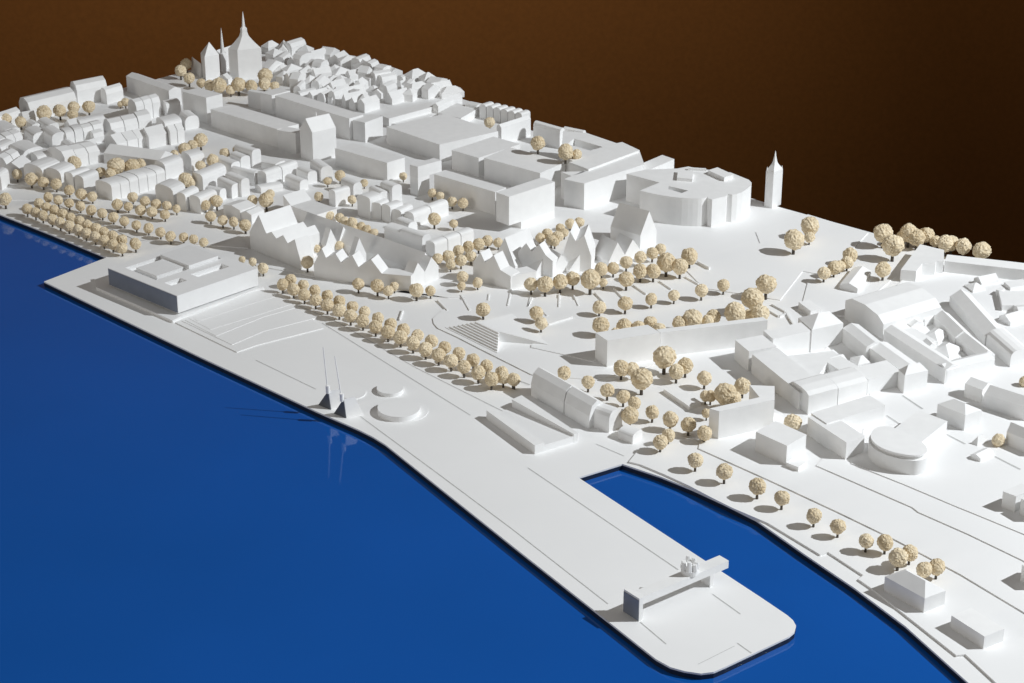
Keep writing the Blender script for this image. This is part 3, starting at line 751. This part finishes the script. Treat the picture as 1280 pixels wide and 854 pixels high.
B('', 'RQ', '1190,300 1225,330 1290,310', 10, 'gable', 'R', 5, key='farright')
B('', 'RQ', '480,470 520,500 570,480', 12, 'gable', 'R', 4, key='courtbits')
B('', 'RQ', '585,470 615,500 660,485', 12, 'hip', 'R', 4, key='courtbits')
B('', 'RQ', '800,320 830,345 880,330', 15, 'gable', 'L', 4, key='courtbits')
B('', 'RQ', '860,300 885,322 925,308', 13, 'gable', 'R', 5, key='courtbits')
B('', 'RQ', '870,408 895,430 925,418', 13, 'gable', 'L', 4, key='courtbits')
prism('low white courtyard roof with a pinkish triangular light well', 'u', '70,210 640,150 1000,360 600,440 420,540', 16, holes=['515,372 590,262 765,372 610,408'], bi=4)
B('white block with side slot closing the courtyard block on its upper side', 'RQ', '238,362 276,396 430,362', 27)
B('tall white corner block with sloping grey roof above the courtyard', 'RQ', '408,305 432,360 557,332', 28, 'hip', 'R', 10)
B('open-topped small white box beside the garden terraces', 'p', '785,60 905,150 965,90', 8)
B('low white wedge beside the street behind the corner block', 'A7', '362,456 447,482 515,395', 7, 'gable', 'R', 4)
B('large white block with tall grey front and long bright side, back of right quarter', 'RQ', '570,240 718,338 948,268', 23, 'mansard', 'R', 9)
B('long white wing with grey front slope running toward the street', 'RQ', '720,360 966,520 1020,500', 23, 'gable', 'L', 4)
B('bright white end wing closing the right court toward the street', 'RQ', '925,495 972,522 1163,476', 22, 'gable', 'R', 4)
B('flat white roof block filling behind the long grey-fronted wing', 'RQ', '735,345 870,425 915,395', 14)
B('', 'RQ', '555,352 650,428 705,405', 22, 'gable', 'L', 4, key='slimrow')
B('', 'RQ', '658,428 785,520 850,492', 20, 'gable', 'L', 4, key='slimrow')
B('white hip-roofed house with grey left slit, end of the slim row', 'RQ', '782,518 803,542 896,522', 28, 'hip', 'R', 8)
B('', 'RQ', '920,305 1005,388 1050,362', 16, 'gable', 'L', 6, key='inner')
B('', 'RQ', '1008,392 1105,470 1155,450', 15, 'gable', 'L', 6, key='inner')
B('', 'RQ', '893,372 935,410 985,372', 9, 'hip', 'R', 6, key='pyr')
B('', 'RQ', '925,430 980,470 1035,432', 9, 'hip', 'R', 7, key='pyr')
B('long row with grey front and roof openings behind the inner court, upper half', 'RQ', '983,225 1125,385 1195,357', 17, 'gable', 'L', 7)
B('long row with rounded grey front behind the inner court, lower half', 'RQ', '1130,390 1226,475 1290,445', 16, 'barrel', 'L', 9)
prism('L-shaped white block at the back right edge with grey end face', 'r', '48,378 202,390 262,316 395,312 402,290 478,292 480,180 240,122', 15, bi=1)
B('long white block with ribbed front running along the back right edge', 'r', '485,290 1330,385 1350,318', 14)
B('white hip-roofed house with overhanging grey left side beside the oval drum', 't', '415,440 692,552 858,500', 25, 'hip', 'L', 7)
B('white gabled house behind the hip-roofed house', 't', '690,235 862,300 965,245', 22, 'gable', 'L', 5)
B('long grey-fronted block with stepped roof at the right picture edge', 't', '880,345 1300,480 1400,430', 22, 'gable', 'L', 9)
B('white slab with grey front cut by the right picture edge above the street', 't', '1105,715 1400,840 1460,790', 22, 'gable', 'L', 9)
B('tiny white pyramid-roofed hut on the plaza right of the oval drum', 'B3', '1000,545 1042,565 1110,545', 3, 'hip', 'R', 12)
B('tiny white box hut below the pyramid-roofed hut', 'B3', '1010,592 1060,612 1128,578', 10, 'gable', 'R', 3)
B('white cubic block with grey left face left of the oval drum', 'B3', '200,405 392,532 482,498', 26)
B('broad white block behind the grey-faced cube with roof slot', 'B3', '215,385 292,436 585,345', 27)
B('bright white flat block right behind the oval drum', 'B3', '640,455 762,532 895,425', 24)
B('white block with grey left face and small annex on the street edge', 'B3', '-60,478 95,548 192,492', 28)
B('small low annex at the foot of the grey-faced block', 'B3', '92,632 152,655 190,628', 9)
prism('white U-shaped flat block with ball trees standing in its court', 'B2', '985,362 1034,376 1310,318 1310,250 1185,245 1235,305 1150,325', 38, bi=1)
B('', 'B2', '95,238 258,330 332,298', 15, 'mansard', 'L', 17, key='seg')
B('', 'B2', '262,330 386,402 462,370', 16, 'mansard', 'L', 16, key='seg')
B('', 'B2', '398,402 484,432 550,402', 13, 'barrel', 'L', 13, key='seg')
B('small white shed with rounded bright end under the quay ball trees', 'B2', '530,480 602,508 650,475', 8, 'barrel', 'L', 4)
B('thin raised white slab between the two ball tree clusters', 'B2', '757,265 885,352 935,325', 5)
B('white hip-roofed pavilion on the right quay behind four ball trees', 'B5', '583,322 782,432 887,392', 20, 'hip', 'L', 10)
B('plain white flat box nearest the lower right corner', 'B5', '915,516 1080,622 1180,582', 18)
B('white block with dark left face at the right picture edge', 'B3', '1165,778 1238,800 1330,760', 26)
B('white block corner cut by the right picture edge, just beside the street', 'B3', '1262,810 1330,850 1420,810', 26)
B('white block corner at the right picture edge above the quay road', 'B5', '1270,262 1340,310 1420,270', 24)
B('small chimney block standing in the court of the right quarter', 'r', '1020,560 1040,590 1085,560', 12)
B('white flat block between back right block and long court row', 'RQ', '1178,205 1192,262 1300,240', 12)
B('small white block at the right picture edge behind the long court row', 'RQ', '1238,262 1262,300 1310,288', 12, 'gable', 'R', 4)
# low garden walls of the plaza
WALLS = ['A6:80,578 A6:102,533', 'A6:233,580 A6:236,515', 'A6:332,574 A6:308,518', 'A6:458,553 A6:414,508', 'A6:555,534 A6:508,484', 'A6:670,514 A6:604,469', 'A6:795,489 A6:735,449',
         'A6:930,465 A6:864,428', 'z:155,235 z:55,132', 'z:375,235 z:290,82', 'z:560,135 z:570,70', 'z:755,190 z:790,30', 'z:960,195 z:985,100', 'z:1150,290 z:1080,220', 'B1:715,108 B1:732,60', 'A6:740,770 A6:730,705']
for s in WALLS:
    p, q = [at(*r_) for r_ in pts('', s)]
    u = (q - p).normalized(); v = Vector((-u.y, u.x, 0)) * .0009
    o, hgt_ = None, .0028
    wv, wf, cv, cf = prism_geo([p - v, q - v, q + v, p + v], 0, hgt_, []); n_ = len(wv)
    o = mesh_obj('low_wall', wv + cv, wf + [tuple(n_ + i for i in f) for f in cf], M_WALL, None, (p + q) / 2)
    o['category'] = 'wall'; cluster('walls', o, proj((p + q) / 2)[0])
for s, hh in (('A6:180,668 A6:300,632', .004), ('A6:985,392 A6:925,360', .006), ('p:655,170 p:740,305', .003), ('p:480,150 p:590,215', .003), ('p:590,215 p:660,190', .003), ('p:520,95 p:650,165', .003)):
    p, q = [at(*r_) for r_ in pts('', s)]
    u = (q - p).normalized(); v = Vector((-u.y, u.x, 0)) * .0015
    wv, wf, cv, cf = prism_geo([p - v, q - v, q + v, p + v], 0, hh, []); n_ = len(wv)
    o = mesh_obj('garden_wall', wv + cv, wf + [tuple(n_ + i for i in f) for f in cf], M_WALL, None, (p + q) / 2)
    o['category'] = 'wall'; cluster('gwalls', o, proj((p + q) / 2)[0])

# ================================================================== trees
def crown_mesh(seed):
    bm = bmesh.new(); bmesh.ops.create_icosphere(bm, subdivisions=4, radius=1)
    off = Vector((seed * 7.3, seed * 3.1, seed * 5.7))
    for v in bm.verts:
        n = v.co.normalized()
        d1 = noise.voronoi(n * 3.9 + off)[0]; d2 = noise.voronoi(n * 9 + off)[0]
        big = noise.noise(n * 1.3 + off)
        v.co = n * (0.93 + 0.17 * (0.42 - d1[0]) + 0.13 * (.4 - d2[0]) + 0.10 * big)
    me = bpy.data.meshes.new('crown'); bm.to_mesh(me); bm.free(); me.materials.append(M_CROWN); return me
CROWNS = [crown_mesh(i) for i in range(7)]
def trunk_mesh():
    bm = bmesh.new()
    bmesh.ops.create_cone(bm, cap_ends=True, segments=8, radius1=.15, radius2=.11, depth=1.5, matrix=Matrix.Translation((0, 0, .75)))
    me = bpy.data.meshes.new('trunk'); bm.to_mesh(me); bm.free(); me.materials.append(M_TRUNK); return me
TRUNK = trunk_mesh()
proto = bpy.data.objects.new('tree', None); protoc = bpy.data.objects.new('crown', CROWNS[0]); protot = bpy.data.objects.new('trunk', TRUNK)
NT = [0]
def tree(cx, cy, dpx, key, base=0.0, label=None, trunk=1.0):
    """crown centre in photo pixels and crown diameter in pixels; the tree is set on the ground below it"""
    base = max(base, 0)
    hk = 0.74 * trunk; dpx *= 1.10
    g = at(cx, cy + .7 * dpx, base)
    for _ in range(3):
        r = dpx / 2 * mpp(g); hc = 2 * r * hk
        p = at(cx, cy, base + hc); g = Vector((p.x, p.y, base))
    t = proto.copy(); COL.objects.link(t); t.location = g; t.scale = (r, r, r); t.empty_display_size = .5
    t.rotation_euler = (0, 0, random.uniform(0, 6.28))
    t['category'] = 'tree'
    c_ = protoc.copy(); COL.objects.link(c_); c_.data = CROWNS[NT[0] % 7]; c_.parent = t; c_.location = (0, 0, 2 * hk)
    c_.scale = [random.uniform(.93, 1.05) for _ in range(3)]
    k_ = protot.copy(); COL.objects.link(k_); k_.parent = t; k_.scale = (1, 1, 2 * hk / 1.5)
    NT[0] += 1
    if label: t['label'] = label; t['group'] = 'cork ball trees'
    else: cluster('tree:' + key, t, cx)
    return t
def trees(key, tile, text, base=0.0):
    for w_ in text.split():
        x, y, d_ = [float(q) for q in w_.split(',')]
        s = 7.98 if tile in T8 else 3.99 if tile in T4 else 1
        X, Y = px(tile, x, y); tree(X, Y, d_ / s, key, base)
def tree_row(key, p0, p1, n, d0, d1, jitter=.8):
    a, b = at(*p0), at(*p1)
    for i in range(n):
        q = proj(a.lerp(b, i / (n - 1)))
        tree(q[0] + random.uniform(-jitter, jitter), q[1] + random.uniform(-jitter, jitter) * .5, d0 + (d1 - d0) * i / (n - 1), key)
tree_row('rowfront', (352.6, 355.5), (614.5, 473.5), 18, 15, 18.5)
trees('rowfront', '', '629,472,17')
tree_row('rowback', (364, 350), (627, 465.5), 17, 14, 17)
trees('rowback', '', '641,474,16')
tree_row('lq_front', (33, 261), (153, 310), 12, 12.5, 13.5)
tree_row('lq_second', (48, 254), (152, 300), 11, 12, 13.5)
trees('lq_front', 'A4', '675,578,56')
trees('lq_third', 'A4', '240,345,48 290,360,48 345,375,48 400,390,48 455,410,50 510,425,50 565,445,50 620,465,50 680,485,50 740,500,50 800,520,50 850,540,52 915,545,48 965,555,45 1015,570,45')
trees('lq_square', 'A4', '585,382,55 640,392,45 700,410,52 757,418,52 822,432,50 662,345,48 722,365,50 778,380,50 832,388,48 880,403,42')
trees('lq_fourth', 'A4', '345,310,50 405,330,55 460,342,50 85,230,52 155,255,62 215,270,52 280,280,55 25,355,62')
trees('lq_houses', 'A4', '1025,385,50 1080,365,60 1050,440,52 1110,460,52 1165,468,50 1225,490,50 1262,360,45')
trees('inner_left', 'A4', '370,175,70 580,190,85 550,230,55 500,220,50 660,190,75 700,182,55 640,200,45')
trees('inner_mid', 'A4', '920,105,60 960,85,50 1000,60,65 870,130,40 1060,160,58 1120,125,50 1180,110,40 1000,188,50 925,258,70 950,275,50')
trees('far_left', 'a', '60,550,110 205,577,100 440,490,145 595,465,120 735,430,115 725,505,100 885,425,120 1250,380,80 1200,400,60')
trees('church', 'e', '100,560,110 45,625,115 130,700,110 250,750,90 335,775,110 430,770,150 545,815,90 622,762,145 752,780,125 890,675,140 882,758,120 985,778,90')
trees('behind_zig', 'v', '50,370,115 120,130,110 260,120,150 300,60,90 785,85,90')
trees('zig_front', 'v', '20,715,70 125,735,80 230,795,90')
trees('zig_court', 'v', '670,740,130 760,600,90 990,575,85 700,690,70')
trees('alley', 'w', '85,75,105 195,95,90 245,130,95 320,150,110 330,215,100 410,190,100 470,215,90 540,245,80')
trees('mid_single', 'k', '200,75,110 440,150,75 320,315,90 75,130,80 1120,250,95 1200,280,90 1140,510,130')
trees('mid_single', 'j', '830,560,80')
trees('mid_single', 'm', '200,495,100 310,510,105 215,715,90')
trees('grove', 'A5', '905,652,55 960,640,60 1010,612,58 1060,592,58 1110,580,62 1155,562,55 1208,572,48 970,680,50 1022,660,58 1072,640,55')
trees('plaza_left', 'A5', '1030,742,62 1025,788,45 1105,772,52 510,778,60 605,787,68 660,812,55 690,790,45 800,808,72 870,812,52 35,700,52')
trees('zig_back', 'x', '760,455,100 830,420,105 870,475,110 935,445,110 960,360,95 1000,405,90 1060,315,100 1150,300,100 905,500,90')
trees('zig_park', 'A6', '95,460,68 165,460,82 240,447,76 303,432,72 390,435,102 455,452,45')
trees('zig_right', 'A6', '445,385,65 505,380,60 570,350,62 640,325,62 700,305,60 742,285,55')
trees('zig_side', 'A6', '640,395,72 705,395,72 770,350,95 838,372,80 885,320,85 570,435,75')
trees('mid_row', 'A6', '435,575,65 565,555,72 695,535,60 808,516,56 945,492,65 1055,465,62')
trees('garden', 'A6', '443,665,86 520,706,58 560,672,82 630,680,76 690,650,65 735,682,62 835,655,72 900,632,95 975,645,62 1005,622,72 1113,605,108 1200,532,108 1238,608,90 1180,615,60 1268,460,100')
trees('plaza_pair', 'A6', '122,605,68 145,655,66')
trees('amphi', 'z', '510,215,145')
trees('street_pair', 'A7', '130,238,100 210,170,92 207,225,55')
trees('street_four', 'A7', '280,405,65 330,378,68 358,370,55 395,352,62 410,315,75')
trees('back_edge', 'A7', '575,205,97 625,265,105 668,225,62 702,205,92 742,228,80 790,215,78 835,245,55 885,258,80 915,255,75 975,272,78 1065,292,86')
trees('back_edge', 'A7', '575,386,78')
trees('shed_trees', 'B2', '12,218,65 260,185,70 380,230,68 475,270,70 555,302,70 610,335,65 588,395,88')
trees('park_left', 'B2', '545,160,78 600,165,72 647,215,106 760,105,115 820,178,78 865,148,80 960,210,74')
trees('park_right', 'B2', '965,300,55 990,300,60 1065,290,116 1110,310,70 1150,250,80')
trees('park_low', 'B2', '700,380,70 790,415,80 880,442,75 960,485,76 740,530,78 780,495,70 970,385,50')
trees('quay_right', 'B2', '915,620,76 1060,675,84 1225,750,86', S1)
trees('quay_right', 'B3', '70,808,80', S1)
trees('quay_right', 'B5', '230,20,76 350,72,76 490,145,76 585,152,80 650,225,92 707,205,80 780,287,82 842,275,82', S1)
tree(991, 528, 22, '', 0, 'cork ball tree wedged between two cubes beside the grey-faced block')
tree(1281, 477, 14, '', 0, 'cork ball tree cut by the right picture edge above the long grey block')
tree(*px('B3', 1150, 520), 16, '', 0, 'shadowed dark ball tree left of the slab at the right edge')
# two trees standing on the podium roof
zpod = top_z(*px('m', 1078, 212), 27)
tree(672.5, 179, 18, '', zpod, 'left cork ball tree standing on the flat podium roof with round shadow')
tree(707, 190, 19, '', zpod, 'right cork ball tree standing on the podium roof by the courtyard block')
tree(721, 193, 13, '', zpod, 'small ball tree at the right end of the podium roof')
tree(612, 153, 13, '', 0, 'lone cork ball tree in the back court behind the wide hall')

# ================================================================== labels of the rows and clusters
DESC = {'west': ('house', 'rounded houses crowding the far left edge'), 'westmid': ('house', 'white houses left of the big grey-fronted block'),
 'terrace6': ('house', 'terrace houses with bright fronts above the left quay trees'), 'quayleft': ('house', 'grey-ended houses facing the left quay trees'),
 'quayback': ('house', 'houses behind the grey-ended quay houses'), 'roundend': ('house', 'round-ended grey houses above the quay square trees'),
 'midrows': ('house', 'round-roofed houses left of the zigzag roofs'), 'midhouses': ('house', 'round-roofed houses behind the zigzag back wing'),
 'backrow': ('house', 'small barrel-roofed houses along the back edge'),
 'cross': ('gable wing', 'bright cross gables inside the middle zigzag court'), 'twin': ('gable wing', 'twin white gables ending the middle zigzag building'),
 'front3': ('gable wing', 'pale gables along the front of the right zigzag complex'), 'front2': ('gable wing', 'pale gables before the big steep-roofed house'),
 'slimrow': ('building', 'slim grey-fronted halves of the row beside the courtyard block'), 'inner': ('building', 'grey sloping roofs of the inner court row'),
 'frontwing': ('building', 'mansard halves of the courtyard front wing facing the oval drum'), 'farright': ('house', 'small scattered houses near the back right picture edge'), 'courtbits': ('house', 'small white annexes standing inside the right-hand courts'),
 'pyr': ('house', 'tiny pyramid-roofed houses in the right-hand court'), 'seg': ('house', 'steep gabled sheds beside the ramp hall'),
 'walls': ('wall', 'thin low white walls striping the plaza'), 'gwalls': ('wall', 'short garden walls near the corner block'),
 'old:backmost row': ('house', 'backmost old-town houses right of the church'), 'old:second row': ('house', 'second-row old-town houses right of the church'),
 'old:third row': ('house', 'third-row old-town houses right of the church'), 'old:fifth row': ('house', 'lowest old-town houses touching the parapet slab'), 'old:fourth row': ('house', 'front-row old-town houses behind the parapet slab'),
 'tree:rowfront': ('tree', 'front-row ball trees along the long quay avenue'), 'tree:rowback': ('tree', 'back-row ball trees along the long quay avenue'),
 'tree:lq_front': ('tree', 'ball trees nearest the water, left quay'), 'tree:lq_second': ('tree', 'second-row ball trees of the left quay'),
 'tree:lq_third': ('tree', 'third-row ball trees running from left quay to museum'), 'tree:lq_square': ('tree', 'ball trees on the square below the round-ended houses'),
 'tree:lq_fourth': ('tree', 'ball trees before the grey-ended quay houses'), 'tree:lq_houses': ('tree', 'ball trees left of the left zigzag building'),
 'tree:inner_left': ('tree', 'ball trees in the courtyard behind the terrace'), 'tree:inner_mid': ('tree', 'ball trees between the middle left houses'),
 'tree:far_left': ('tree', 'ball trees before the long slab, back left edge'), 'tree:church': ('tree', 'ball trees ringing the church'),
 'tree:behind_zig': ('tree', 'ball trees behind the left zigzag building'), 'tree:zig_front': ('tree', 'small ball trees between museum and left zigzag building'),
 'tree:zig_court': ('tree', 'ball trees between the left and middle zigzag buildings'), 'tree:alley': ('tree', 'ball trees in the alley behind the zigzag court'),
 'tree:mid_single': ('tree', 'scattered ball trees among the middle houses'), 'tree:grove': ('tree', 'ball trees of the dense grove between zigzag buildings'),
 'tree:plaza_left': ('tree', 'ball trees in front of the middle zigzag building'), 'tree:zig_back': ('tree', 'ball trees behind the right zigzag complex'),
 'tree:zig_park': ('tree', 'ball trees under the pale front gables'), 'tree:zig_right': ('tree', 'ball trees lining the steep-roofed house'),
 'tree:zig_side': ('tree', 'larger ball trees on the plaza right of the gables'), 'tree:mid_row': ('tree', 'evenly spaced single ball trees crossing the plaza'),
 'tree:garden': ('tree', 'ball trees behind the long bright block'), 'tree:plaza_pair': ('tree', 'paired ball trees right of the amphitheatre'),
 'tree:amphi': ('tree', 'lone tree'), 'tree:street_pair': ('tree', 'ball trees clumped on the empty street field by the tower'),
 'tree:street_four': ('tree', 'ball trees at the street junction, back right'), 'tree:back_edge': ('tree', 'ball trees along the back right edge'),
 'tree:shed_trees': ('tree', 'ball trees behind the steep gabled sheds'), 'tree:park_left': ('tree', 'ball trees of the park before the long bright block'),
 'tree:park_right': ('tree', 'ball trees around the U-shaped block'), 'tree:park_low': ('tree', 'ball trees between the sheds and U-shaped block'),
 'tree:quay_right': ('tree', 'spaced ball trees along the right quay')}
for key, items in CL.items():
    items.sort(key=lambda q: q[0]); cat, desc = DESC[key]
    for i, (x, o) in enumerate(items):
        if key == 'tree:amphi': o['label'] = 'lone cork ball tree at the top of the amphitheatre steps'
        elif len(items) == 2: o['label'] = ('left' if i == 0 else 'right') + ' one of the two ' + desc
        else: o['label'] = ordn(i) + ' from left of the ' + desc
        o['group'] = desc
        if cat != 'tree' and cat != 'wall': o['category'] = cat; o.name = cat.replace(' ', '_')
